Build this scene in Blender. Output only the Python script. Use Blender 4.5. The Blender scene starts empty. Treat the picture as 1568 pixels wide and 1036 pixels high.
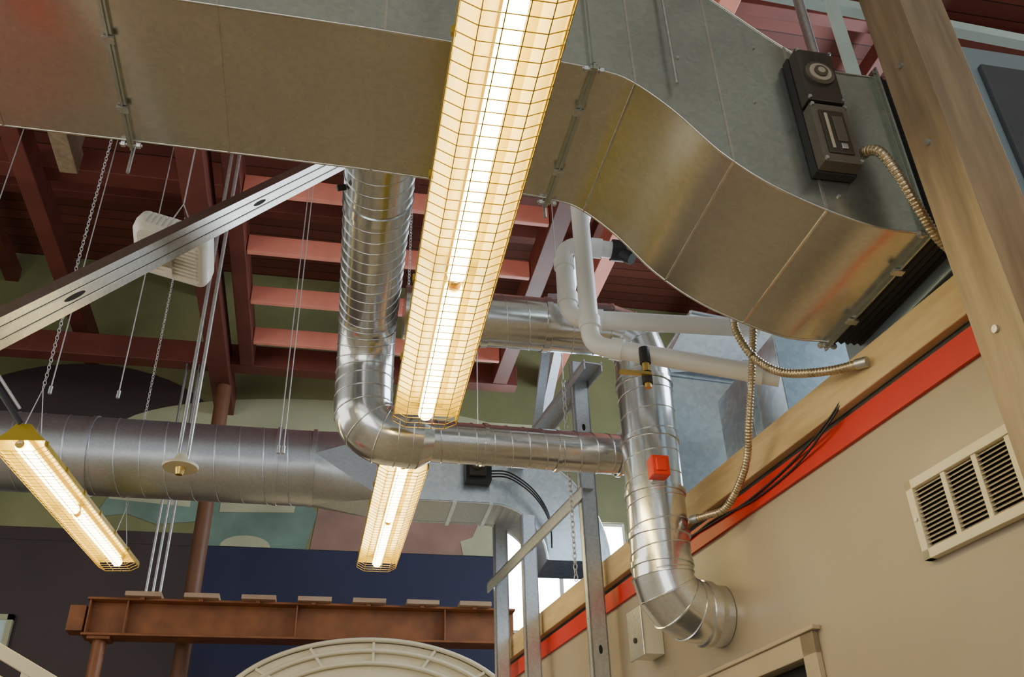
import bpy, math, random
from mathutils import Vector, Matrix
random.seed(4)
H=1.6   # camera (eye) height; all z below are relative to eye level
scene=bpy.context.scene
# ------------------------------------------------------------ materials
def nt(name):
    m=bpy.data.materials.new(name); m.use_nodes=True
    t=m.node_tree; b=t.nodes['Principled BSDF']; return m,t,b
def coords(t,scale=1.0,sx=None):
    tc=t.nodes.new('ShaderNodeTexCoord'); mp=t.nodes.new('ShaderNodeMapping')
    t.links.new(tc.outputs['Object'],mp.inputs['Vector'])
    mp.inputs['Scale'].default_value = sx if sx else (scale,)*3
    return mp.outputs['Vector']
def ramp(t,fac,stops):
    r=t.nodes.new('ShaderNodeValToRGB'); e=r.color_ramp.elements
    e[0].position,e[0].color=stops[0][0],(*stops[0][1],1)
    e[1].position,e[1].color=stops[-1][0],(*stops[-1][1],1)
    for p,c in stops[1:-1]:
        x=e.new(p); x.color=(*c,1)
    t.links.new(fac,r.inputs['Fac']); return r.outputs['Color']
def noise(t,vec,scale,detail=4,rough=.5):
    n=t.nodes.new('ShaderNodeTexNoise'); n.inputs['Scale'].default_value=scale
    n.inputs['Detail'].default_value=detail; n.inputs['Roughness'].default_value=rough
    t.links.new(vec,n.inputs['Vector']); return n.outputs['Fac']
def bump(t,b,h,strength,dist=.01):
    n=t.nodes.new('ShaderNodeBump'); n.inputs['Strength'].default_value=strength; n.inputs['Distance'].default_value=dist
    t.links.new(h,n.inputs['Height']); t.links.new(n.outputs['Normal'],b.inputs['Normal'])
def paint(name,c,rough=.5,var=.12,scale=3,bmp=.15,bs=40,metal=0,spec=.5):
    m,t,b=nt(name); v=coords(t)
    n=noise(t,v,scale)
    lo=tuple(x*(1-var) for x in c); hi=tuple(min(1,x*(1+var)) for x in c)
    t.links.new(ramp(t,n,[(.3,lo),(.7,hi)]),b.inputs['Base Color'])
    b.inputs['Roughness'].default_value=rough; b.inputs['Metallic'].default_value=metal
    b.inputs['Specular IOR Level'].default_value=spec
    if bmp: bump(t,b,noise(t,v,bs,6),bmp,.004)
    return m
def galv(name,c,rough=.32,warp=.25,spangle=45,var=.10,wd=.03):
    m,t,b=nt(name); v=coords(t)
    vo=t.nodes.new('ShaderNodeTexVoronoi'); vo.inputs['Scale'].default_value=spangle
    t.links.new(v,vo.inputs['Vector'])
    n=noise(t,v,2.5,3)
    mx=t.nodes.new('ShaderNodeMix'); mx.data_type='FLOAT'; mx.inputs[0].default_value=.6
    sep=t.nodes.new('ShaderNodeSeparateColor'); t.links.new(vo.outputs['Color'],sep.inputs[0])
    t.links.new(sep.outputs[0],mx.inputs[2]); t.links.new(n,mx.inputs[3])
    lo=tuple(x*(1-var) for x in c); hi=tuple(min(1,x*(1+var)) for x in c)
    t.links.new(ramp(t,mx.outputs[0],[(.25,lo),(.75,hi)]),b.inputs['Base Color'])
    b.inputs['Metallic'].default_value=.9
    mr=t.nodes.new('ShaderNodeMapRange'); mr.inputs[3].default_value=rough-.06; mr.inputs[4].default_value=rough+.08
    t.links.new(n,mr.inputs[0]); t.links.new(mr.outputs[0],b.inputs['Roughness'])
    bump(t,b,noise(t,v,1.8,1),warp,wd)
    return m
def wood(name,c1,c2,axis='z',rough=.6,sc=6):
    m,t,b=nt(name)
    s={'x':(.6,sc,sc),'y':(sc,.6,sc),'z':(sc,sc,.6)}[axis]
    v=coords(t,sx=s); n=noise(t,v,3,8,.65)
    t.links.new(ramp(t,n,[(.3,c1),(.7,c2)]),b.inputs['Base Color'])
    b.inputs['Roughness'].default_value=rough; bump(t,b,n,.25,.01); return m
def emis(name,c,s):
    m,t,b=nt(name); v=coords(t)
    t.links.new(ramp(t,noise(t,v,2),[(0,c),(1,c)]),b.inputs['Emission Color'])
    b.inputs['Emission Strength'].default_value=s; b.inputs['Base Color'].default_value=(*c,1); return m
def planks(name,c1,c2,gap,width=.14,axis=0):
    m,t,b=nt(name); v=coords(t)
    sp=t.nodes.new('ShaderNodeSeparateXYZ'); t.links.new(v,sp.inputs[0])
    d=t.nodes.new('ShaderNodeMath'); d.operation='DIVIDE'; d.inputs[1].default_value=width; t.links.new(sp.outputs[axis],d.inputs[0])
    f=t.nodes.new('ShaderNodeMath'); f.operation='FRACT'; t.links.new(d.outputs[0],f.inputs[0])
    fl=t.nodes.new('ShaderNodeMath'); fl.operation='FLOOR'; t.links.new(d.outputs[0],fl.inputs[0])
    wn=t.nodes.new('ShaderNodeTexWhiteNoise'); wn.noise_dimensions='1D'; t.links.new(fl.outputs[0],wn.inputs['W'])
    base=ramp(t,wn.outputs['Value'],[(0,c1),(1,c2)])
    g=t.nodes.new('ShaderNodeMath'); g.operation='LESS_THAN'; g.inputs[1].default_value=.07; t.links.new(f.outputs[0],g.inputs[0])
    mx=t.nodes.new('ShaderNodeMix'); mx.data_type='RGBA'; t.links.new(g.outputs[0],mx.inputs[0])
    t.links.new(base,mx.inputs[6]); mx.inputs[7].default_value=(*gap,1)
    t.links.new(mx.outputs[2],b.inputs['Base Color']); b.inputs['Roughness'].default_value=.6
    return m
M={}
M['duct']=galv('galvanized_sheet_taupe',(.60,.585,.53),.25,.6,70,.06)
M['ductdk']=galv('galvanized_sheet_side_shade',(.48,.52,.49),.22,.8,70,.08)  # same sheet metal; the side faces' shade is put into the colour
M['spiral']=galv('galvanized_spiral',(.70,.72,.73),.18,.2,90,.06,.01)
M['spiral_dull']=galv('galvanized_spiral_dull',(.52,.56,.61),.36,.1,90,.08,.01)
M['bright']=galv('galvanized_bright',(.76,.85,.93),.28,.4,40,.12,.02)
M['steel']=galv('strut_steel',(.55,.56,.56),.36,.1,80,.12)
M['strut']=galv('strut_channel_steel',(.40,.385,.35),.34,.1,80,.10)
M['stud']=galv('stud_steel',(.58,.61,.66),.45,.1,80,.1)
M['wall']=paint('tan_wall_paint',(.37,.315,.24),.34,.05,1.5,.25,14)
M['red']=paint('red_trim_paint',(.56,.014,.003),.40,.1)
M['gold']=wood('bare_wood_plate',(.44,.31,.15),(.64,.48,.26),'y')
M['postwood']=wood('post_wood',(.19,.14,.09),(.36,.27,.17),'z',.45,7)
M['cream']=paint('cream_paint',(.72,.65,.47),.45,.05)
M['louver']=paint('vent_louver_paint',(.42,.36,.26),.45,.05)
M['trimtan']=paint('door_trim_tan',(.44,.36,.25),.45,.06)
M['dark']=paint('void_shade',(.015,.015,.015),.8)  # near-black stands for shade inside openings and holes
M['black']=paint('black_rubber_and_shadow',(.02,.02,.022),.5)
M['smoke']=paint('smoked_plastic',(.05,.044,.036),.10,.1,8,0)
M['clearp']=paint('tinted_clear_cover',(.11,.097,.078),.08,.2,8,0)
M['dialp']=paint('dial_plastic',(.42,.37,.29),.15,.1,8,0)
M['pvc']=paint('white_pvc',(.93,.93,.91),.35,.03,4,.05)
M['whitep']=paint('white_plastic',(.80,.78,.70),.4,.04)
M['flex']=paint('flex_conduit_metal',(.55,.45,.30),.32,.15,30,0,metal=.8)
M['cable']=paint('steel_cable',(.6,.6,.6),.35,.1,20,0,metal=.6)
M['ceil']=planks('burgundy_ceiling_boards',(.13,.034,.024),(.20,.055,.038),(.025,.007,.005),.16,1)
M['burg']=paint('burgundy_beam',(.145,.036,.025),.55,.2)
M['salmon']=paint('salmon_joist',(.84,.30,.22),.55,.12)
M['rust']=paint('rust_steel_beam',(.25,.088,.028),.45,.25,6)
M['brown']=paint('brown_column',(.18,.08,.04),.5,.15)
M['block']=wood('wood_block',(.36,.23,.14),(.52,.37,.25),'x')
M['green']=paint('olive_green_wall',(.22,.235,.105),.6,.35,.8)
M['navy']=paint('navy_wall',(.022,.028,.075),.6,.15,1)
M['dkbrown']=paint('dark_brown_wall',(.055,.038,.040),.6,.15,1)
M['teal']=paint('teal_mural',(.17,.27,.22),.6,.3,2)
M['pink']=paint('dusky_pink_mural',(.33,.20,.16),.6,.25,2)
M['sage']=paint('sage_mural',(.48,.50,.33),.6,.2,2)
M['ltgreen']=paint('light_green_mural',(.48,.50,.32),.6,.2,1)
M['floor']=paint('concrete_floor',(.37,.335,.28),.5,.12,1.2)
M['plaster']=paint('plaster_cream',(.60,.58,.50),.6,.06)
M['refl']=paint('reflector_enamel_glow',(.40,.28,.008),.35,.03,3,0)  # white housing; the tubes' yellow glow is put into its colour
M['wire']=paint('guard_wire_glow',(.42,.28,.02),.3,.03,3,0,metal=.3)  # wire colour carries the lamp glow
M['tube']=emis('fluorescent_tube',(1,.84,.38),34)
M['redbox']=paint('red_actuator',(.80,.05,.015),.35)
M['redcab']=paint('red_cabinet_enamel',(.78,.05,.03),.3)
M['brass']=paint('brass_fitting',(.75,.52,.15),.3,.1,10,0,metal=.8)
M['ahu']=paint('cabinet_grey_blue',(.30,.38,.42),.4,.06,2,.05,metal=.3)
M['ahud']=paint('cabinet_dark_grey',(.07,.08,.09),.4,.1)
M['cyan']=paint('pale_cyan_glass',(.55,.75,.75),.2,.05)
M['glass']=emis('daylight_pane',(.85,.94,1.0),26)
M['ltstrut']=paint('pale_green_steel',(.50,.60,.54),.4,.08)
# ------------------------------------------------------------ mesh builder
class B:
    def __init__(s,name): s.n=name; s.v=[]; s.f=[]; s.mi=[]; s.sm=[]; s.mats=[]
    def mat(s,k):
        if k not in s.mats: s.mats.append(k)
        return s.mats.index(k)
    def add(s,vs,fs,k,smooth=False):
        o=len(s.v); s.v+= [tuple(x) for x in vs]; i=s.mat(k)
        for f in fs: s.f.append(tuple(o+j for j in f)); s.mi.append(i); s.sm.append(smooth)
    def box(s,a,b,k,T=None):
        x0,y0,z0=a; x1,y1,z1=b
        vs=[(x0,y0,z0),(x1,y0,z0),(x1,y1,z0),(x0,y1,z0),(x0,y0,z1),(x1,y0,z1),(x1,y1,z1),(x0,y1,z1)]
        if T: vs=[T(*p) for p in vs]
        s.add(vs,[(0,3,2,1),(4,5,6,7),(0,1,5,4),(1,2,6,5),(2,3,7,6),(3,0,4,7)],k)
    def beam(s,p,q,w,h,k,up=(0,0,1)):
        p,q=Vector(p),Vector(q); d=(q-p).normalized(); r=d.cross(Vector(up))
        if r.length<1e-4: r=d.cross(Vector((0,1,0)))
        r.normalize(); u=r.cross(d)
        vs=[]
        for c in (p,q):
            for a,b in ((-1,-1),(1,-1),(1,1),(-1,1)): vs.append(c+r*a*w/2+u*b*h/2)
        s.add(vs,[(0,3,2,1),(4,5,6,7),(0,1,5,4),(1,2,6,5),(2,3,7,6),(3,0,4,7)],k)
    def sweep(s,pts,radii,k,n=16,caps=True,smooth=True,split=False):
        pts=[Vector(p) for p in pts]; N=len(pts)
        if not hasattr(radii,'__len__'): radii=[radii]*N
        T=[]
        for i in range(N):
            a=pts[max(i-1,0)]; b=pts[min(i+1,N-1)]
            if split and 0<i<N-1: d=(pts[i]-a).normalized()+(b-pts[i]).normalized()
            else: d=b-a
            T.append(d.normalized() if d.length>1e-9 else (T[-1] if T else Vector((0,0,1))))
        ref=Vector((0,0,1)) if abs(T[0].z)<.9 else Vector((1,0,0))
        u=T[0].cross(ref).normalized(); vs=[]
        for i in range(N):
            u=(u-T[i]*u.dot(T[i])).normalized(); w=T[i].cross(u)
            for j in range(n):
                a=2*math.pi*j/n; vs.append(pts[i]+(u*math.cos(a)+w*math.sin(a))*radii[i])
        if split:
            for i in range(N-1):
                s.add(vs[i*n:(i+2)*n],[(j,(j+1)%n,n+(j+1)%n,n+j) for j in range(n)],k,smooth)
        else:
            fs=[(i*n+j,i*n+(j+1)%n,(i+1)*n+(j+1)%n,(i+1)*n+j) for i in range(N-1) for j in range(n)]
            s.add(vs,fs,k,smooth)
        if caps:
            s.add(vs[:n],[tuple(range(n))[::-1]],k); s.add(vs[-n:],[tuple(range(n))],k)
        return T
    def finish(s,bevel=0,parent=None):
        me=bpy.data.meshes.new(s.n)
        xs=[p[0] for p in s.v];ys=[p[1] for p in s.v];zs=[p[2] for p in s.v]
        o=Vector(((min(xs)+max(xs))/2,(min(ys)+max(ys))/2,(min(zs)+max(zs))/2))
        me.from_pydata([(p[0]-o.x,p[1]-o.y,p[2]-o.z) for p in s.v],[],s.f)
        for k in s.mats: me.materials.append(M[k])
        me.polygons.foreach_set('material_index',s.mi); me.polygons.foreach_set('use_smooth',s.sm); me.update()
        ob=bpy.data.objects.new(s.n,me); ob.location=(o.x,o.y,o.z+H); scene.collection.objects.link(ob)
        if bevel:
            md=ob.modifiers.new('bev','BEVEL'); md.width=bevel; md.segments=2; md.limit_method='ANGLE'
        return ob
def fillet(pts,R,n=6):
    pts=[Vector(p) for p in pts]; out=[pts[0]]
    for i in range(1,len(pts)-1):
        p=pts[i]; a=(pts[i-1]-p); b=(pts[i+1]-p); la,lb=a.length,b.length; a.normalize(); b.normalize()
        ang=a.angle(b); L=min(R/math.tan(ang/2),la*.49,lb*.49); r=L*math.tan(ang/2)
        c=p+(a+b).normalized()*(r/math.sin(ang/2)); s0=p+a*L-c; s1=p+b*L-c
        th=s0.angle(s1)
        for j in range(n+1):
            t=j/n; out.append(c+(s0*math.sin((1-t)*th)+s1*math.sin(t*th))/math.sin(th))
    out.append(pts[-1]); return out
def smoothpath(pts,n=10):
    pts=[Vector(p) for p in pts]; P=[pts[0]]+pts+[pts[-1]]; out=[]
    for i in range(1,len(P)-2):
        for j in range(n):
            t=j/n; p0,p1,p2,p3=P[i-1:i+3]
            out.append(.5*((2*p1)+(-p0+p2)*t+(2*p0-5*p1+4*p2-p3)*t*t+(-p0+3*p1-3*p2+p3)*t**3))
    out.append(pts[-1]); return out
def ribbed(b,path,r,k,spacing=.12,h=.005,w=.007,n=32,caps=True,offs=0):
    path=[Vector(p) for p in path]; cum=[0]
    for i in range(1,len(path)): cum.append(cum[-1]+(path[i]-path[i-1]).length)
    L=cum[-1]; st=[(c,0) for c in cum]; x=spacing*.5+offs
    while x<L-w:
        st+=[(x-w,0),(x-w*.4,1),(x+w*.4,1),(x+w,0)]; x+=spacing
    st.sort(); pts=[];rad=[];last=-1
    for sx,f in st:
        if sx-last<1e-5: continue
        last=sx; i=0
        while i<len(cum)-2 and cum[i+1]<sx: i+=1
        t=(sx-cum[i])/max(cum[i+1]-cum[i],1e-9); pts.append(path[i].lerp(path[i+1],min(max(t,0),1))); rad.append(r+h*f)
    b.sweep(pts,rad,k,n,caps)
def helix(b,path,r,k,pitch,hr):
    path=[Vector(p) for p in path]; cum=[0]
    for i in range(1,len(path)): cum.append(cum[-1]+(path[i]-path[i-1]).length)
    L=cum[-1]; m=int(L/pitch*28); u=None; out=[]
    def at(s):
        i=0
        while i<len(cum)-2 and cum[i+1]<s: i+=1
        return path[i].lerp(path[i+1],(s-cum[i])/max(cum[i+1]-cum[i],1e-9))
    for j in range(m+1):
        s=L*j/m; p=at(s); t=(at(min(s+.03,L))-at(max(s-.03,0))).normalized()
        if u is None: u=t.orthogonal()
        u=(u-t*u.dot(t)).normalized(); w=t.cross(u); a=2*math.pi*s/pitch
        out.append(p+(u*math.cos(a)+w*math.sin(a))*r)
    b.sweep(out,hr,k,5,False)
def duct(b,path,r,k,pitch=.11,hr=.0035,n=40,gore=True):
    """smooth round duct: straight runs carry a helical lock seam, elbows are gored with thin beads"""
    path=[Vector(p) for p in path]
    T=b.sweep(path,r,k,n,True,True,split=True)
    for i in range(1,len(path)-1):
        if gore: collar(b,path[i],T[i],r,k,.008,.0045,n)
    for i in range(len(path)-1):
        if (path[i+1]-path[i]).length<.28: continue
        helix(b,[path[i],path[i+1]],r,k,pitch,hr)
def collar(b,p,d,r,k,w=.03,h=.008,n=40):
    p=Vector(p); d=Vector(d).normalized()
    b.sweep([p-d*w/2,p-d*w/2+d*.0015,p+d*w/2-d*.0015,p+d*w/2],[r-.001,r+h,r+h,r-.001],k,n,False,True,split=True)
def W(x,s,z): return (.9925*x-.122*s,.122*x+.9925*s,z)     # partition-wall frame (7 deg yaw)
def chain(b,p,q,k='cable',link=.030,r=.0018):
    p,q=Vector(p),Vector(q); L=(q-p).length; d=(q-p)/L; n=int(L/(link*.75))
    a=d.orthogonal().normalized(); c=d.cross(a)
    for i in range(n):
        o=p+d*(i+.5)*L/n; s=a if i%2 else c
        pts=[o+d*math.cos(t)*link*.5+s*math.sin(t)*link*.28 for t in [2*math.pi*j/8 for j in range(9)]]
        b.sweep(pts,r,k,4,False)

# ------------------------------------------------------------ room shell
b=B('floor'); b.box((-5,-6,-1.7),(6,9.6,-1.6),'floor'); b.finish()
b=B('ceiling'); b.box((-5,.6,6.7),(6,9.6,6.8),'ceil'); b.box((-5,-6,6.7),(6,.6,6.8),'plaster'); b.finish()  # unseen rear part made pale for the duct's reflections and extra light
b=B('wall_left'); b.box((-5.1,-6,-1.6),(-5,9.6,6.7),'plaster'); b.finish()
b=B('wall_outer_right'); b.box((6,-6,-1.6),(6.1,9.6,6.7),'plaster'); b.finish()
b=B('wall_far')
b.box((-5,9.5,3.30),(1.9,9.7,6.7),'green'); b.box((1.9,9.5,3.75),(3.3,9.7,6.7),'green'); b.box((3.3,9.5,-1.6),(6,9.7,6.7),'green')
b.box((-5,9.5,-1.6),(-1.2,9.7,3.30),'dkbrown'); b.box((-1.2,9.5,-1.6),(1.9,9.7,3.30),'navy'); b.box((1.9,9.5,-1.6),(3.3,9.7,2.5),'navy')
b.finish()
b=B('window_1')
b.box((1.9,9.62,2.5),(3.3,9.64,3.75),'glass')
for u in (1.9,2.5,3.26): b.box((u,9.52,2.5),(u+.045,9.6,3.75),'whitep')
for z in (2.5,3.71): b.box((1.9,9.53,z),(3.3,9.6,z+.04),'whitep')
b.finish()
# mural
b=B('wall_mural')
def poly(pts,k,v): b.add([(u,v,z) for u,z in pts],[tuple(range(len(pts)))],k)
poly([(-5,3.42),(-1.2,3.42),(-1.2,3.29),(-5,3.29)],'dkbrown',9.494)
poly([(-1.2,3.30),(-.2,3.30),(-.1,3.7),(-.4,3.95),(-.8,4.1),(-1.25,4.0)],'teal',9.494)
poly([(-2.3,3.55),(-2.0,3.6),(-1.7,3.5),(-1.3,3.55),(-1.3,3.8),(-2.2,3.8)],'teal',9.492)
poly([(-1.1,3.66),(-.35,3.69),(-.32,3.90),(-1.1,3.89)],'sage',9.490)
arc=[(-.8+.25*math.cos(t),3.30+.12*math.sin(t)) for t in [math.pi*i/16 for i in range(17)]]
poly(arc,'sage',9.4885)
poly([(-2.2,3.75),(-1.4,3.7),(-1.4,3.95),(-2.2,3.95)],'sage',9.490)
poly([(-.15,3.30),(1.85,3.30),(1.85,4.2),(1.2,4.3),(.5,4.15),(-.05,4.2)],'pink',9.492)
poly([(1.45,3.3),(1.85,3.3),(1.88,3.6),(1.75,3.72),(1.62,3.66),(1.55,3.5),(1.42,3.45)],'sage',9.488)
arc=[(-2.6+1.5*math.cos(t),4.3+1.0*math.sin(t)) for t in [math.pi*i/24 for i in range(25)]]
poly(arc,'dkbrown',9.490)
arc=[(.1+2.4*math.cos(t),4.5+.55*math.sin(t)) for t in [math.pi*i/24 for i in range(25)]]
poly(arc,'ltgreen',9.4895)
poly([(-.9,4.45),(2.6,4.45),(2.6,4.9),(-.9,4.9)],'ltgreen',9.4885)
b.finish()
# ------------------------------------------------------------ partition wall
b=B('wall_right')
x0,x1=2.0,2.12
b.box((x0,-3,-1.6),(x1,2.76,1.40),'wall',W); b.box((x0,2.76,.73),(x1,3.70,1.40),'wall',W); b.box((x0,3.70,-1.6),(x1,6.15,1.40),'wall',W)
b.finish()
b=B('trim_1'); b.box((1.985,-3,1.315),(2.0,6.15,1.405),'red',W); b.finish()
b=B('trim_2'); b.box((1.955,-3,1.425),(2.12,6.15,1.56),'gold',W); b.box((1.99,-3,1.40),(2.12,6.15,1.43),'black',W); b.finish(.004)  # black strip paints the shadow line beneath the wood plate
b=B('door_1')
b.box((2.04,2.765,-1.595),(2.08,3.695,.725),'dark',W)  # dark sheet paints the shade inside the door opening
b.box((1.975,2.69,-1.6),(1.999,2.765,.80),'trimtan',W); b.box((1.975,3.695,-1.6),(1.999,3.77,.80),'trimtan',W); b.box((1.975,2.69,.725),(1.999,3.77,.80),'trimtan',W)
b.box((1.965,2.67,.80),(1.999,3.79,.815),'trimtan',W)
b.finish(.003)
b=B('mezzanine_floor'); b.box((2.12,-3,1.40),(4.5,6.15,1.50),'dkbrown',W); b.finish()
# vent grille
b=B('wall_vent_grille')
s0,s1,z0,z1=1.42,2.10,.845,1.085
b.box((1.992,s0+.02,z0+.02),(1.999,s1-.02,z1-.02),'dark',W)  # dark backing paints the shade behind the louvers
fr=.028
b.box((1.972,s0,z0),(1.999,s1,z0+fr),'cream',W); b.box((1.972,s0,z1-fr),(1.999,s1,z1),'cream',W)
b.box((1.972,s1-fr,z0),(1.999,s1,z1),'cream',W); b.box((1.972,s0,z0),(1.999,s0+fr,z1),'cream',W)
ns=5; iw=(s1-s0-2*fr)
for i in range(1,ns): 
    c=s0+fr+iw*i/ns; b.box((1.976,c-.009,z0+fr),(1.999,c+.009,z1-fr),'cream',W)
nl=14
for i in range(nl):
    z=z0+fr+(z1-z0-2*fr)*(i+.5)/nl
    vs=[W(1.978,s0+fr,z-.0065),W(1.978,s1-fr,z-.0065),W(1.991,s1-fr,z+.003),W(1.991,s0+fr,z+.003)]
    vs+= [W(1.978,s0+fr,z-.0035),W(1.978,s1-fr,z-.0035),W(1.991,s1-fr,z+.006),W(1.991,s0+fr,z+.006)]
    b.add(vs,[(0,1,2,3),(4,7,6,5),(0,4,5,1)],'louver')
for s in (s0+.014,s1-.014): b.sweep([W(1.968,s,(z0+z1)/2),W(1.973,s,(z0+z1)/2)],.006,'steel',8)
b.finish(.002)
# wall junction box
b=B('wall_junction_box')
b.box((1.90,3.80,.98),(1.999,3.93,1.18),'whitep',W); b.box((1.893,3.79,.97),(1.90,3.94,1.19),'steel',W)
b.sweep([W(1.886,3.865,1.05),W(1.893,3.865,1.05)],.012,'black',12)
b.sweep([W(1.95,3.865,1.18),W(1.95,3.865,1.45)],.012,'steel',10)
b.finish(.003)
# ------------------------------------------------------------ studs + posts
def cstud(b,s,z0,z1,w=.09,d=.10,x=1.84,k='stud'):
    t=.008
    b.box((x,s,z0),(x+w,s+t,z1),k,W); b.box((x,s,z0),(x+t,s+d*.45,z1),k,W); b.box((x+w-t,s,z0),(x+w,s+d*.45,z1),k,W)
    b.box((x,s+d*.45-t,z0),(x+.018,s+d*.45,z1),k,W); b.box((x+w-.018,s+d*.45-t,z0),(x+w,s+d*.45,z1),k,W)
    z=z0+.3
    while z<z1-.1:
        b.add([W(x+w/2+.010*math.cos(a),s-.0012,z+.022*math.sin(a)) for a in [2*math.pi*j/12 for j in range(12)]],[tuple(range(12))],'dark')
        b.add([W(x-.0012,s+.02+.004*math.cos(a),z+.15+.004*math.sin(a)) for a in [2*math.pi*j/8 for j in range(8)]],[tuple(range(8))],'dark')
        z+=1.2
for s,z1 in ((4.24,2.72),(5.19,2.15),(5.76,2.5)):
    b=B('metal_stud'); cstud(b,s,-1.6,z1); b.finish()
b=B('metal_stud_track')
b.box((1.83,4.05,2.60),(1.94,6.1,2.608),'stud',W); b.box((1.83,4.05,2.56),(1.838,6.1,2.62),'stud',W); b.box((1.932,4.05,2.56),(1.94,6.1,2.62),'stud',W)
b.box((1.825,4.2,1.86),(1.833,5.9,1.93),'stud',W); b.box((1.825,4.2,1.92),(1.9,5.9,1.93),'stud',W)
b.finish()
b=B('wood_post')
b.box((1.515,1.50,-1.6),(1.66,1.655,6.7),'postwood')
for z in (1.15,1.75,2.05): b.sweep([(1.508,1.58,z),(1.517,1.58,z)],.010,'steel',10)
b.sweep(smoothpath([(1.50,1.57,2.42),(1.49,1.60,2.47),(1.495,1.63,2.43),(1.49,1.58,2.40),(1.50,1.54,2.45),(1.505,1.51,2.42)]),.004,'black',6)
b.finish(.006)
# ------------------------------------------------------------ main rectangular duct with S-offset
b=B('rectangular_air_duct')
vn,vf=1.828,2.424
stt=[(-4.99,2.21,2.86),(-1.6,2.205,2.86),(-.73,2.20,2.855),(0,2.19,2.85),(.35,2.175,2.84),(.62,2.155,2.815),(.67,2.15,2.81)]
bot=[(.67,2.148),(.773,2.125),(.904,2.02),(1.043,1.862),(1.205,1.747),(1.46,1.652),(1.63,1.645)]
top=[(.67,2.81),(.9,2.74),(1.118,2.554),(1.328,2.375),(1.471,2.295),(1.63,2.29)]
def interp(tab,x):
    for i in range(len(tab)-1):
        if x<=tab[i+1][0]:
            p0=tab[max(i-1,0)];p1=tab[i];p2=tab[i+1];p3=tab[min(i+2,len(tab)-1)]
            h=p2[0]-p1[0]; t=(x-p1[0])/h
            m1=(p2[1]-p0[1])/max(p2[0]-p0[0],1e-6); m2=(p3[1]-p1[1])/max(p3[0]-p1[0],1e-6)
            return (2*t**3-3*t*t+1)*p1[1]+(t**3-2*t*t+t)*h*m1+(-2*t**3+3*t*t)*p2[1]+(t**3-t*t)*h*m2
    return tab[-1][1]
for i in range(1,41):
    x=.67+(1.63-.67)*i/40; stt.append((x,interp(bot,x),interp(top,x)))
n=len(stt)
def strip(L1,L2,k,sm): b.add(L1+L2,[(i,i+1,n+i+1,n+i) for i in range(n-1)],k,sm)
nb=[(u,vn,z) for u,z,_ in stt]; fb=[(u,vf,z) for u,z,_ in stt]; ntp=[(u,vn,z) for u,_,z in stt]; ftp=[(u,vf,z) for u,_,z in stt]
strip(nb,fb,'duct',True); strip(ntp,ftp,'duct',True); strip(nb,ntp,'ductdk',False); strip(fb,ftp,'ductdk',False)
for L in (nb,fb,ntp,ftp): b.sweep(L,.004,'duct',6)
def ringat(u,w=.012,h=.006,k='duct'):
    if u<.67:
        zs=stt
        for i in range(len(zs)-1):
            if zs[i][0]<=u<=zs[i+1][0]:
                f=(u-zs[i][0])/(zs[i+1][0]-zs[i][0]); zb=zs[i][1]+f*(zs[i+1][1]-zs[i][1]); zt=zs[i][2]+f*(zs[i+1][2]-zs[i][2])
    else: zb,zt=interp(bot,u),interp(top,u)
    b.box((u-w/2,vn-h,zb-h),(u+w/2,vf+h,zb+.002),k); b.box((u-w/2,vn-h,zt-.002),(u+w/2,vf+h,zt+h),k)
    b.box((u-w/2,vn-h,zb),(u+w/2,vn+.002,zt),k); b.box((u-w/2,vf-.002,zb),(u+w/2,vf+h,zt),k)
    return zb,zt
for u in (-2.4,-1.12,-.42,.05): ringat(u,.007,.003)
for u in (.80,1.07): ringat(u,.007,.003)
for u in (1.33,): ringat(u,.007,.003)
for u in (-.73,.67,1.63,-3.4):
    zb,zt=ringat(u,.022,.016,'ductdk'); ringat(u,.006,.024,'ductdk')
    for v in (vn-.008,vf+.008):
        b.sweep([(u-.035,v,zb-.012),(u+.035,v,zb-.012)],.005,'steel',8); b.sweep([(u-.03,v,zb-.012),(u-.018,v,zb-.012)],.011,'steel',6,smooth=False); b.sweep([(u+.018,v,zb-.012),(u+.03,v,zb-.012)],.011,'steel',6,smooth=False)
    for v in (vn+.16,vf-.16): b.box((u-.018,v-.012,zb-.027),(u+.018,v+.012,zb-.018),'steel')
for u,z in ((.9,2.55),(.95,2.25),(1.18,2.1),(1.22,2.35),(1.38,1.75)):
    b.sweep([(u,vn-.005,z),(u,vn,z)],.006,'steel',8)
b.finish()
b=B('flexible_duct_connector')
N=9
L=[]
for i in range(N+1):
    u=1.645+(1.755-1.645)*i/N; o=.004 if i%2 else -.002
    L.append([(u,vn-o,1.645-o),(u,vf+o,1.645-o),(u,vf+o,2.29+o),(u,vn-o,2.29+o)])
vs=[p for r in L for p in r]
b.add(vs,[(i*4+j,i*4+(j+1)%4,(i+1)*4+(j+1)%4,(i+1)*4+j) for i in range(N) for j in range(4)],'black')
b.finish()
b=B('air_handler_cabinet')
b.box((1.76,1.74,1.60),(2.75,2.52,2.40),'ahu'); b.box((1.76,1.725,1.60),(2.75,1.74,1.66),'ahud'); 
b.box((1.95,1.72,1.72),(2.30,1.74,2.30),'ahud'); b.box((2.36,1.72,1.72),(2.70,1.74,2.30),'ahu')
b.box((1.80,1.73,1.72),(1.90,1.74,2.30),'bright')
for u in (1.8,2.65):
    for v in (1.8,2.42): b.box((u,v,1.50),(u+.06,v+.06,1.60),'black')
b.finish(.006)
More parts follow.
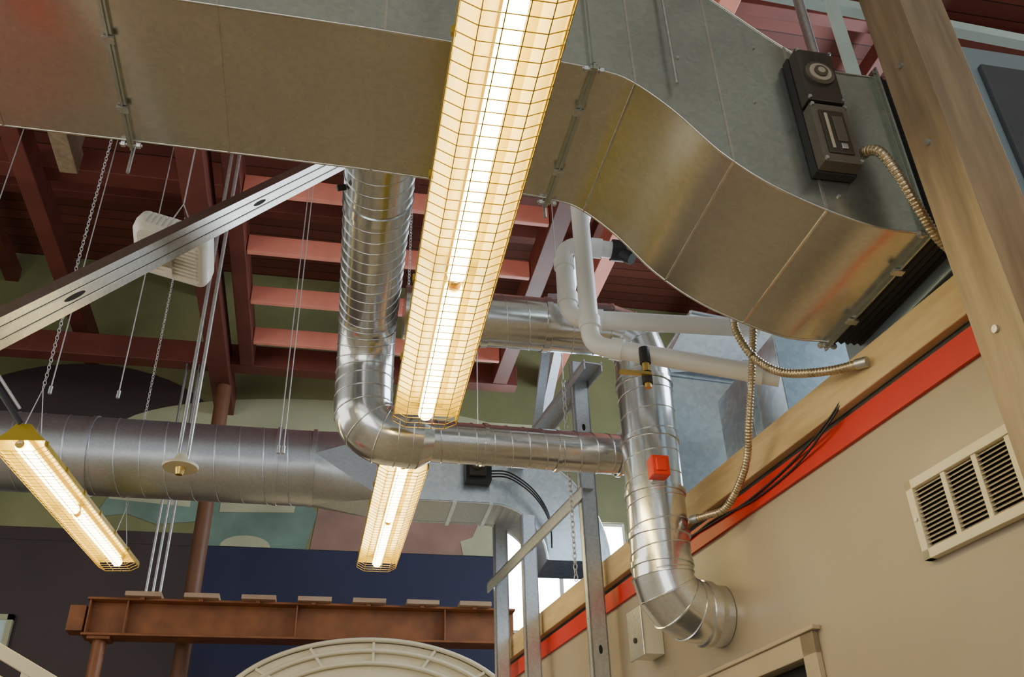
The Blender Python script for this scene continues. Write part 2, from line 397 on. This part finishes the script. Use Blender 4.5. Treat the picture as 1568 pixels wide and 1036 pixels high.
# duct smoke detector
b=B('duct_smoke_detector')
v1=vn-.004; D0=-.045
b.box((1.305,v1-.03,1.85+D0),(1.435,v1,2.325+D0),'black')
b.box((1.31,v1-.075,2.10+D0),(1.43,v1-.03,2.32+D0),'smoke'); b.box((1.31,v1-.075,1.855+D0),(1.43,v1-.03,2.085+D0),'clearp')
zz=2.215+D0
for r,d,k in ((.048,.008,'clearp'),(.036,.012,'dialp'),(.022,.018,'clearp'),(.012,.02,'dialp')):
    b.sweep([(1.37,v1-.075,zz),(1.37,v1-.075-d,zz)],r,k,28)
b.box((1.33,v1-.081,1.885+D0),(1.41,v1-.075,2.055+D0),'smoke'); b.box((1.342,v1-.085,1.90+D0),(1.352,v1-.08,2.04+D0),'dialp'); b.box((1.365,v1-.085,1.93+D0),(1.398,v1-.08,2.03+D0),'clearp'); b.box((1.37,v1-.087,1.90+D0),(1.39,v1-.08,1.92+D0),'steel')
for u in (1.316,1.424):
    for z in (1.862,2.078,2.108,2.312): b.sweep([(u,v1-.082,z+D0),(u,v1-.074,z+D0)],.006,'steel',8)
b.finish(.006)
# ------------------------------------------------------------ flexible conduits
def flex(name,pts,r=.011,k='flex'):
    b=B(name); P=smoothpath(pts,14); ribbed(b,P,r,k,.012,.003,.0035,12); 
    for e,o in ((P[0],P[1]),(P[-1],P[-2])):
        d=(o-e).normalized(); b.sweep([e-d*.01,e+d*.03],r+.005,'steel',10)
    b.finish()
flex('flexible_conduit',[(1.445,1.776,1.878),(1.46,1.71,1.83),(1.50,1.71,1.74),(1.55,1.738,1.67),(1.63,1.79,1.605),(1.715,1.83,1.575)],.013)
flex('flexible_conduit',[(1.403,2.612,1.861),(1.416,2.644,1.806),(1.465,2.642,1.697),(1.527,2.574,1.60),(1.607,2.43,1.53),(1.67,2.31,1.50)],.013)
flex('flexible_conduit',[(1.50,2.65,1.88),(1.505,2.75,1.70),(1.51,2.846,1.553),(1.534,2.98,1.43),(1.521,3.161,1.339),(1.47,3.25,1.33),(1.44,3.32,1.34)],.012)
b=B('low_voltage_wires')
for o in (0,.012):
    b.sweep(smoothpath([W(1.975,2.2,1.50-o),W(1.95,2.35,1.41-o),W(1.978,2.6,1.385-o*2),W(1.978,2.9,1.36-o),W(1.978,3.2,1.37+o),W(1.975,3.5,1.39-o),W(1.95,3.8,1.42)]),.004,'black',6)
b.finish()
b=B('cable_bundle')
for o in (0,.05,.11):
    b.sweep(smoothpath([(1.66+o,3.55,3.6),(1.67+o,3.55,2.77),(1.75+o,3.56,2.70),(1.88+o,3.5,2.66),(2.1+o,3.4,2.65)]),.012,'pvc' if o<.1 else 'black',8)
b.finish()
# ------------------------------------------------------------ round ducts
b=B('spiral_duct_drop')
PA=fillet([(.085,2.43,2.33),(.11,3.66,2.30),(.118,3.66,1.80)],.245,12)[:-1]+fillet([(.116,3.66,2.05),(.118,3.66,1.80),(.36,3.70,1.80)],.19,12)[1:]
b.sweep(PA,.128,'spiral',44,True)
helix(b,PA,.128,'spiral',.065,.0035)
for p in (PA[0],): collar(b,(p.x,p.y+.02,p.z),(0,1,0),.128,'spiral',.04,.012)
collar(b,(.091,2.72,2.322),(0,1,0),.128,'spiral',.05,.006)
b.sweep([(.36,3.70,1.80),(.42,3.705,1.802)],[.128,.094],'spiral',32,False)
b.sweep([(-.03,2.62,2.27),(-.06,2.62,2.26)],.012,'black',10)
b.finish()
b=B('spiral_duct_run'); duct(b,[(.42,3.705,1.802),(1.52,3.76,1.815)],.092,'spiral',.08)
for u in (.66,1.0,1.3): collar(b,(u,3.705+.055*(u-.4)/1.12,1.806),(1,.05,0),.092,'spiral',.02,.006)
b.finish()
b=B('spiral_duct_stack')
PS=fillet([(.26,3.43,2.285),(1.345,3.43,2.285),(1.325,3.43,1.03),(1.53,3.50,1.01)],.15,3)
duct(b,PS,.122,'spiral',.10,.003)
for z in (2.0,1.72,1.48,1.30,1.18): collar(b,(1.325+.02*(z-1.03)/1.25,3.43,z),(0,0,1),.122,'spiral',.022,.006)
for u in (.62,.9): collar(b,(u,3.43,2.285),(1,0,0),.122,'spiral',.03,.006)
d=Vector((.9925,.122,0)); collar(b,Vector((1.505,3.49,1.012)),d,.122,'spiral',.035,.008)
c=Vector((1.53,3.50,1.01)); dist=1.996-(c.x*.9925+c.y*.122)
b.sweep([c,c+d*dist],.120,'spiral',32,False)
b.finish()
b=B('damper_actuator'); b.box((1.26,3.235,1.49),(1.335,3.30,1.575),'redbox'); b.box((1.275,3.225,1.505),(1.32,3.235,1.56),'redbox'); b.box((1.27,3.29,1.48),(1.33,3.31,1.585),'steel'); b.finish(.006)
# big left round duct + transition
b=B('round_supply_duct')
duct(b,[(-4.99,5.83,2.60),(-.11,5.83,2.58)],.25,'spiral_dull',.15,.0045,48)
for u in (-3.6,-2.2,-1.5,-.35,-.12): collar(b,(u,5.83,2.585),(1,0,0),.25,'spiral_dull',.03,.008,48)
nc=40; circ=[(-.11,5.83+.25*math.cos(2*math.pi*i/nc),2.58+.25*math.sin(2*math.pi*i/nc)) for i in range(nc)]
cor=[(.34,5.97,2.76),(.34,5.60,2.76),(.34,5.60,2.30),(.34,5.97,2.30)]
for q in range(4):
    arcp=[circ[(q*10+i)%nc] for i in range(11)]
    b.add(arcp+[cor[q]],[(i,i+1,11) for i in range(10)],'spiral_dull',True)
    b.add([circ[((q+1)*10)%nc],cor[q],cor[(q+1)%4]],[(0,1,2)],'spiral_dull')
def sec(u,z0,z1,v0=5.6,v1=5.97): return [(u,v0,z0),(u,v1,z0),(u,v1,z1),(u,v0,z1)]
secs=[sec(.34,2.30,2.76),sec(1.04,2.30,2.76)]
for i in range(1,13):
    a=math.pi/2*i/12; ci,co=.36,.78
    ui,zi=1.04+ci*math.sin(a),1.94+ci*math.cos(a); uo,zo=1.04+co*math.sin(a),1.94+co*math.cos(a)
    secs.append([(ui,5.6,zi),(ui,5.97,zi),(uo,5.97,zo),(uo,5.6,zo)])
for j in range(4):
    for i in range(len(secs)-1):
        b.add([secs[i][j],secs[i][(j+1)%4],secs[i+1][(j+1)%4],secs[i+1][j]],[(0,1,2,3)],'bright' if j!=0 else 'spiral_dull')  # underside's shade put into a duller metal colour
b.add(secs[-1],[(0,1,2,3)],'bright')
for j in range(4): b.sweep([s[j] for s in secs],.008,'bright',6)
for u in (.36,.80,1.04): b.box((u-.012,5.585,2.285),(u+.012,5.985,2.775),'bright')
b.finish()
b=B('damper_control_box')
b.box((.86,5.50,2.42),(1.03,5.583,2.60),'black'); b.box((.88,5.47,2.44),(.99,5.50,2.58),'smoke'); b.sweep([(.93,5.47,2.52),(.93,5.44,2.52)],.04,'clearp',16)
for o in (0,.02,.04):
    b.sweep(smoothpath([(1.03,5.53,2.50-o),(1.15,5.50,2.48-o),(1.3,5.48,2.36-o),(1.40,5.50,2.2-o),(1.42,5.55,2.0)]),.006,'black',6)
b.finish(.004)
# galvanised plenum behind the partition
b=B('sheet_metal_plenum')
A=[(1.62,3.95,1.50),(2.10,4.05,1.50),(2.10,4.55,1.50),(1.62,4.55,1.50)]
Bt=[(1.58,3.80,2.30),(2.15,3.85,2.30),(2.15,4.50,2.30),(1.58,4.50,2.30)]
C=[(1.75,3.70,2.62),(2.9,3.6,2.40),(2.9,4.5,2.40),(1.75,4.5,2.62)]
for P,Q in ((A,Bt),(Bt,C)):
    for j in range(4): b.add([P[j],P[(j+1)%4],Q[(j+1)%4],Q[j]],[(0,1,2,3)],'bright')
b.add(C,[(0,1,2,3)],'bright')
for P in (A,Bt,C): b.sweep(P+[P[0]],.012,'bright',6)
b.box((1.74,2.95,1.50),(2.6,3.55,2.02),'bright'); b.box((1.72,3.2,1.50),(2.62,3.225,2.04),'bright')
b.finish(.004)
# ------------------------------------------------------------ pvc pipes
b=B('pvc_pipe')
P=fillet([(.995,3.08,3.4),(1.005,3.1,1.985),(1.68,2.86,1.755)],.08,8); b.sweep(P,.039,'pvc',20)
def sock(p,d,r=.046,w=.05): 
    p=Vector(p); d=Vector(d).normalized(); b.sweep([p-d*w/2,p+d*w/2],r,'pvc',20)
sock((1.005,3.099,2.09),(0,0,1)); sock((1.10,3.066,1.953),(.675,-.24,-.23)); sock((1.60,2.888,1.782),(.675,-.24,-.23))
b.finish()
b=B('pvc_pipe')
P=fillet([(1.17,3.20,2.57),(.945,3.22,2.59),(.955,3.22,2.19),(1.75,3.07,2.12)],.07,8); b.sweep(P,.039,'pvc',20)
sock((1.10,3.206,2.576),(-1,.1,.1)); sock((.948,3.22,2.48),(0,0,1)); sock((.953,3.22,2.29),(0,0,1)); sock((1.07,3.198,2.18),(.77,-.13,-.07))
b.sweep([(1.17,3.20,2.57),(1.23,3.195,2.565)],.050,'black',16); b.sweep([(1.19,3.198,2.57),(1.25,3.16,2.50)],.03,'black',12)
b.finish()
b=B('pipe_drain_valve')
c=Vector((1.19,3.0,1.925)); b.sweep([c,c+Vector((0,0,-.07))],.022,'black',14); b.sweep([c+Vector((0,0,-.07)),c+Vector((0,0,-.11))],.016,'brass',12)
b.sweep([c+Vector((0,0,-.11)),c+Vector((0,0,-.16))],.022,'black',8,smooth=False); b.sweep([c+Vector((0,0,-.16)),c+Vector((0,0,-.18))],.014,'brass',10)
b.box((c.x-.12,c.y-.03,c.z-.135),(c.x+.01,c.y-.012,c.z-.122),'brass'); b.finish()
# ------------------------------------------------------------ fluorescent strip lights
def lamp(p0,p1,w,splits,chains,zc=6.7):
    b=B('fluorescent_strip_light'); p0,p1=Vector(p0),Vector(p1); d=(p1-p0).normalized(); L=(p1-p0).length
    r=d.cross(Vector((0,0,1))).normalized(); up=Vector((0,0,1))
    P=lambda s,x,z: p0+d*s+r*x+up*z
    hw=w/2
    prof=[(-hw,-.012),(-hw,.012),(-hw*.55,.055),(-.035,.062),(-.035,.10),(.035,.10),(.035,.062),(hw*.55,.055),(hw,.012),(hw,-.012)]
    inn=[(hw-.004,-.012),(hw-.004,.010),(hw*.55,.050),(.03,.056),(-.03,.056),(-hw*.55,.050),(-hw+.004,.010),(-hw+.004,-.012)]
    sec=prof+inn; m=len(sec)
    vs=[P(0,x,z) for x,z in sec]+[P(L,x,z) for x,z in sec]
    b.add(vs,[(i,(i+1)%m,m+(i+1)%m,m+i) for i in range(m)],'refl')
    vs=[P(s,x,z) for s in (0,L) for x,z in ((-.028,.056),(-.02,.035),(.02,.035),(.028,.056))]
    b.add(vs,[(0,1,5,4),(1,2,6,5),(2,3,7,6)],'refl')
    for s in (0,L): b.add([P(s,x,z) for x,z in ((-hw,.012),(-hw*.55,.055),(-.035,.10),(.035,.10),(hw*.55,.055),(hw,.012))],[(0,1,2,3,4,5)],'refl')
    edges=[0]+splits+[L]
    for i in range(len(edges)-1):
        a,c=edges[i]+.035,edges[i+1]-.035
        b.sweep([P(a,0,.0),P(c,0,.0)],.029,'tube',16)  # tube drawn overly thick to stand in for its bloom
        for e in (a,c):
            q=.02 if e==a else -.02
            b.sweep([P(e-q,0,.0),P(e,0,.0)],.022,'brass',12); b.sweep([P(e-q*.7,0,.0),P(e-q*.7,0,.045)],.014,'whitep',8)
    n=int(L/.042); zb=-.045
    for i in range(n+1):
        s=L*i/n
        b.sweep([P(s,-hw,.0),P(s,-hw,-.02),P(s,-hw*.62,zb),P(s,hw*.62,zb),P(s,hw,-.02),P(s,hw,.0)],.0017,'wire',5,False)
    for x,z in ((-hw,-.02),(-hw*.62,zb),(-hw*.2,zb),(hw*.2,zb),(hw*.62,zb),(hw,-.02)):
        b.sweep([P(0,x,z),P(L,x,z)],.0018,'wire',5,False)
    for s in [L*k/6+.02 for k in range(6)]:
        for x in (-hw,hw): b.box(*[tuple(v) for v in (P(s,x,0)-Vector((.006,.006,.01)),P(s,x,0)+Vector((.006,.006,.014)))],'refl')
    for s in chains:
        q=P(s,0,.35)
        for x in (-.05,.05): b.sweep([P(s,x,.095),q],.0025,'cable',5)
        top=Vector((q.x,q.y,zc)); chain(b,q,top)
    return b.finish()
lamp((.305,.42,1.72),(.352,3.33,1.72),.255,[.62,1.96],[.6,2.85])
lamp((.364,4.40,2.0),(.341,6.0,2.0),.255,[.80],[.1,1.3])
lamp((-1.478,4.40,2.0),(-1.283,6.17,2.0),.25,[.89],[.1,1.7])
lamp((-2.6,-1.6,2.1),(-2.6,.4,2.1),.27,[1.0],[.2,1.8])  # from here on, unseen fixtures added behind the camera for light
lamp((-1.0,-3.2,2.1),(-1.0,-1.0,2.1),.27,[1.1],[.2,2.0])
lamp((1.0,-3.2,2.1),(1.0,-1.0,2.1),.27,[1.1],[.2,2.0])
b=B('power_cord'); b.sweep(smoothpath([(.352,3.36,1.83),(.35,3.6,1.95),(.36,4.0,2.10),(.364,4.38,2.12)]),.005,'black',6); b.finish()
b=B('lamp_brace_rod'); b.sweep([(-1.485,4.375,2.09),(-4.98,2.78,6.35)],.014,'black',10); b.sweep([(-1.50,4.36,2.16),(-4.98,2.77,6.42)],.008,'cable',8); b.finish()
# ------------------------------------------------------------ strut brace
b=B('steel_strut_brace')
p,q=Vector((-.946,2.40,1.40)),Vector((-.13,3.27,2.93)); d=(q-p).normalized()
away=(p+q)/2; u=(away-d*away.dot(d)).normalized(); r=d.cross(u)
ca,sa=math.cos(.5),math.sin(.5); u,r=u*ca+r*sa,r*ca-u*sa
pp=p-d*.6; qq=q+d*2.0
hw=.045
pr=[(-hw,.0),(-hw,.06),(-hw+.014,.06),(-hw+.014,.055),(-hw+.005,.055),(-hw+.005,.004),(hw-.005,.004),(hw-.005,.055),(hw-.014,.055),(hw-.014,.06),(hw,.06),(hw,0)]
m=len(pr)
vs=[pp+r*x+u*z for x,z in pr]+[qq+r*x+u*z for x,z in pr]
b.add(vs,[(i,(i+1)%m,m+(i+1)%m,m+i) for i in range(m)],'strut')
for x in (-.018,.018): b.sweep([pp+r*x-u*.001,qq+r*x-u*.001],.003,'strut',6)
Lb=(qq-pp).length
s=.92
while s<Lb-.2:
    c=pp+d*s-u*.0015
    pts=[c+d*(math.cos(a)*.045)+r*(math.sin(a)*.008) for a in [2*math.pi*j/16 for j in range(16)]]
    b.add(pts,[tuple(range(16))],'dark'); s+=1.05
b.finish()
# ------------------------------------------------------------ white vented fixture
b=B('vented_heater_fixture')
R=Matrix.Rotation(math.radians(14),3,'Y')@Matrix.Rotation(math.radians(-10),3,'X')
cc=Vector((-.86,3.95,2.89))
def rrect(hw,hh,z,r=.05,n=6):
    out=[]
    for cx,cy,a0 in ((hw-r,hh-r,0),(-hw+r,hh-r,90),(-hw+r,-hh+r,180),(hw-r,-hh+r,270)):
        for j in range(n+1):
            a=math.radians(a0+90*j/n); out.append(cc+R@Vector((cx+r*math.cos(a),cy+r*math.sin(a),z)))
    return out
lv=[rrect(.16,.14,-.06),rrect(.185,.165,-.045),rrect(.19,.17,.0),rrect(.185,.165,.05),rrect(.15,.13,.075)]
m=len(lv[0]); b.add([p for l in lv for p in l],[(i*m+j,i*m+(j+1)%m,(i+1)*m+(j+1)%m,(i+1)*m+j) for i in range(4) for j in range(m)],'whitep',True)
b.add(lv[0],[tuple(range(m))[::-1]],'whitep'); b.add(lv[-1],[tuple(range(m))],'whitep')
def tb(a,c,k):
    b.box(a,c,k,lambda x,y,z: tuple(cc+R@Vector((x,y,z))))
for i in range(9):
    y=-.10+i*.025; tb((-.14,y-.005,-.072),(-.02,y+.005,-.058),'whitep'); tb((.02,y-.005,-.072),(.14,y+.005,-.058),'whitep')
for i in range(11):
    x=-.13+i*.026; tb((x-.006,-.176,-.03),(x+.006,-.16,.04),'whitep')
tb((-.02,-.12,-.08),(.02,.12,-.058),'whitep'); tb((-.03,-.03,-.10),(.03,.03,-.07),'steel')
b.sweep([cc+R@Vector((-.1,0,.07)),cc+Vector((0,0,.3)),cc+R@Vector((.1,0,.07))],.006,'steel',8)
b.sweep([cc+Vector((0,0,.3)),Vector((cc.x,cc.y,6.7))],.004,'cable',6)
b.finish()
# ------------------------------------------------------------ hanging conduits, wires, chains
b=B('pendant_conduit_drop')
for o in (0,.05): b.sweep([(-.85+o,5.04,2.24),(-.85+o,5.04,6.7)],.012,'steel',10)
b.sweep([(-.83,5.04,2.27),(-.83,5.04,2.22),(-.83,5.04,2.205),(-.83,5.04,2.19)],[.03,.05,.10,.095],'cream',28)
b.sweep([(-.83,5.04,2.19),(-.83,5.04,2.15)],[.03,.02],'brass',16)
b.finish()
b=B('conduit_drop')
for o in (0,.06,.12): b.sweep([(-1.52+o,8.60,2.45),(-1.52+o,8.60,4.9)],.014,'steel',10)
b.finish()
for i,(u,v,z0) in enumerate([(-.33,5.4,2.5),(-.30,5.4,2.5),(-1.75,5.5,2.86),(-1.35,5.5,2.86),(-2.4,5.5,2.8),(.62,5.57,2.80),(.95,5.57,2.80)]):
    b=B('suspension_cable'); b.sweep([(u,v,z0),(u,v,6.7)],.004,'cable',6); b.sweep([(u,v,z0-.02),(u,v,z0+.03)],.012,'steel',8); b.finish()
b=B('hanging_chain'); chain(b,(1.135,4.02,1.30),(1.135,4.02,2.35),link=.034,r=.0028); b.sweep([(1.135,4.02,2.35),(1.135,4.02,6.7)],.003,'cable',5); b.finish()
b=B('threaded_rod_hanger')
for u,v in ((.92,1.80),(-.73,2.47),(.67,2.47)): b.sweep([(u,v,2.10),(u,v,6.7)],.006,'steel',8)
b.finish()
# ------------------------------------------------------------ roof timbers
def timber(name,a,c,k='burg'): 
    b=B(name); b.box(a,c,k); b.finish(.006)
timber('roof_tie_beam',(-1.0,4.4,4.88),(-.865,8.54,5.15),'burg')
timber('roof_tie_beam',(1.625,4.4,4.88),(1.78,8.54,5.15),'burg')
timber('roof_tie_beam',(-1.30,4.2,4.78),(-1.10,9.5,5.05))
timber('roof_tie_beam',(-5,8.55,4.88),(1.9,8.72,5.13))
timber('roof_tie_beam',(-5,6.5,5.5),(-1.0,6.68,5.75))
timber('roof_tie_beam',(-2.75,3.2,5.3),(-2.6,9.5,5.55))
timber('roof_blocking',(-2.34,4.7,5.2),(-2.2,6.2,5.42),'postwood')
timber('roof_blocking_post',(-2.33,6.0,5.42),(-2.21,6.15,6.48),'postwood')
for v in (4.30,5.07,5.84,6.61,7.38,8.1): timber('platform_joist',(-.86,v,4.9),(1.62,v+.05,5.08),'salmon')
for u in (.0,1.25): timber('platform_joist',(u,4.3,5.085),(u+.06,8.5,5.25),'salmon')
for v in (1.2,2.9,4.6,6.3,8.0): timber('roof_rafter',(-5,v,6.48),(6,v+.12,6.7))
for u in (-3.8,-1.7,.5,2.6,4.4): timber('roof_purlin',(u,-2,6.3),(u+.14,9.5,6.475))
timber('roof_tie_beam',(2.4,3.0,5.4),(2.55,9.5,5.65),'salmon')
timber('roof_tie_beam',(1.9,4.6,5.2),(6,4.75,5.395),'salmon')
b=B('diagonal_steel_brace'); b.beam((1.35,4.9,3.5),(1.55,6.6,3.0),.06,.05,'stud'); b.beam((1.45,6.6,2.55),(1.9,5.6,5.0),.08,.05,'stud'); b.finish()
b=B('overhead_strut'); b.beam((1.9,2.86,4.15),(5.6,2.86,3.95),.06,.06,'ltstrut'); b.beam((2.39,2.80,1.5),(2.39,2.80,6.7),.07,.02,'ltstrut'); b.sweep([(2.12,2.7,2.9),(2.12,2.7,6.7)],.025,'steel',12); b.finish()
# ------------------------------------------------------------ steel beam & columns on the far side
b=B('steel_i_beam')
b.box((-1.92,8.30,2.385),(1.75,8.52,2.405),'rust'); b.box((-1.92,8.30,2.09),(1.75,8.52,2.11),'rust'); b.box((-1.92,8.40,2.11),(1.75,8.42,2.385),'rust')
for u in (-1.90,-1.6,-.2,1.1): b.box((u,8.31,2.11),(u+.012,8.51,2.385),'rust')
b.box((-2.05,8.33,2.13),(-1.92,8.50,2.34),'rust')
u=-1.62
while u<1.6:
    b.box((u,8.24,2.405),(u+.29,8.56,2.445),'block'); b.box((u+.12,8.27,2.38),(u+.16,8.29,2.41),'rust'); u+=.475
b.finish(.003)
b=B('pipe_column'); b.sweep([(-1.78,8.41,-1.6),(-1.78,8.41,2.064)],.055,'rust',20); b.box((-1.87,8.32,2.065),(-1.69,8.50,2.089),'rust'); b.finish()
b=B('pipe_column'); b.sweep([(-1.16,8.85,-1.6),(-1.16,8.85,4.78)],.075,'brown',24); b.finish()
# arched cream wagon top
b=B('arched_canopy')
def ell(hw,hh,v,n=40,c=.42,z0=1.22): return [(c+hw*math.cos(math.pi*i/n),v,z0+hh*math.sin(math.pi*i/n)) for i in range(n+1)]
b.add(ell(1.1,.58,7.22),[tuple(range(41))],'cream')
for hw,hh in ((1.12,.60),(1.0,.52),(.86,.43)): b.sweep(ell(hw,hh,7.20),.018,'cream',8)
o1=ell(1.12,.60,7.2); o2=ell(1.12,.60,8.1); b.add(o1+o2,[(i,i+1,41+i+1,41+i) for i in range(40)],'cream',True)
for a in range(15,180,25):
    t=math.radians(a); b.beam((.42+.86*math.cos(t),7.2,1.22+.43*math.sin(t)),(.42+1.1*math.cos(t),7.2,1.22+.58*math.sin(t)),.02,.02,'cream',(0,1,0))
b.box((-.68,7.22,-1.6),(1.52,8.1,1.22),'cream')
b.finish()
b=B('handrail'); b.beam((-1.75,5,1.30),(-.95,5,.88),.05,.06,'cream'); b.beam((-1.75,5,1.18),(-.95,5,.76),.03,.04,'cream')
for u,z in ((-1.7,1.25),(-1.36,1.08),(-1.02,.9)): b.box((u-.02,4.98,-1.6),(u+.02,5.02,z),'cream')
b.finish(.004)
b=B('red_reflection_cabinet')  # unseen cabinet added so its red reflects in the duct underside
b.box((-2.55,4.3,-1.5),(-2.0,4.8,-.5),'redcab')
for i in range(4): b.box((-2.52,4.28,-1.44+i*.23),(-2.03,4.3,-1.25+i*.23),'redcab'); b.box((-2.42,4.26,-1.33+i*.23),(-2.13,4.28,-1.31+i*.23),'steel')
for u in (-2.5,-2.05):
    for v in (4.38,4.72): b.sweep([(u-.02,v,-1.55),(u+.02,v,-1.55)],.05,'black',16)
b.finish(.004)
b=B('window_2'); b.box((-3.3,9.46,2.25),(-2.85,9.48,2.5),'cyan'); b.box((-3.35,9.45,2.2),(-2.8,9.5,2.25),'sage'); b.box((-3.35,9.45,2.5),(-2.8,9.5,2.55),'sage'); b.box((-2.85,9.45,2.2),(-2.8,9.5,2.55),'sage'); b.box((-3.05,9.45,2.25),(-3.02,9.49,2.5),'sage')
b.finish()
# ------------------------------------------------------------ lights
def area(name,loc,rot,size,sy,power,col):
    l=bpy.data.lights.new(name,'AREA'); l.shape='RECTANGLE'; l.size=size; l.size_y=sy; l.energy=power; l.color=col
    o=bpy.data.objects.new(name,l); o.location=(loc[0],loc[1],loc[2]+H); o.rotation_euler=rot; scene.collection.objects.link(o)
w=bpy.data.worlds.new('World'); scene.world=w; w.use_nodes=True
bg=w.node_tree.nodes['Background']; bg.inputs[0].default_value=(.90,.95,1,1); bg.inputs[1].default_value=.68
area('added_fill_right',(5.6,4.5,4.5),(0,math.radians(75),0),2,5,340,(.78,.9,1))  # added cool fill from the right; no clerestory is built
area('added_fill_back',(-2.5,-5.8,1.2),(math.radians(90),0,0),5,3.5,150,(1,.95,.87))  # fill light added behind the camera; there is no door here
area('added_fill_left',(-4.9,4.0,2.5),(0,math.radians(-90),0),3,5,130,(1,.93,.82))  # warm fill added at the left wall, which has no window
# ------------------------------------------------------------ camera
Z=Vector((-.0277,.8472,-.5306)).normalized(); V=Vector((-.1951,-.5234,-.8295)); V=(V-Z*V.dot(Z)).normalized(); U=V.cross(Z)
cam=bpy.data.cameras.new('camera'); cam.sensor_width=36; cam.lens=36*1420/1568; cam.clip_start=.02
co=bpy.data.objects.new('camera',cam); scene.collection.objects.link(co)
Mx=Matrix((U,V,Z)).to_4x4(); Mx.translation=Vector((0,0,H)); co.matrix_world=Mx
scene.camera=co
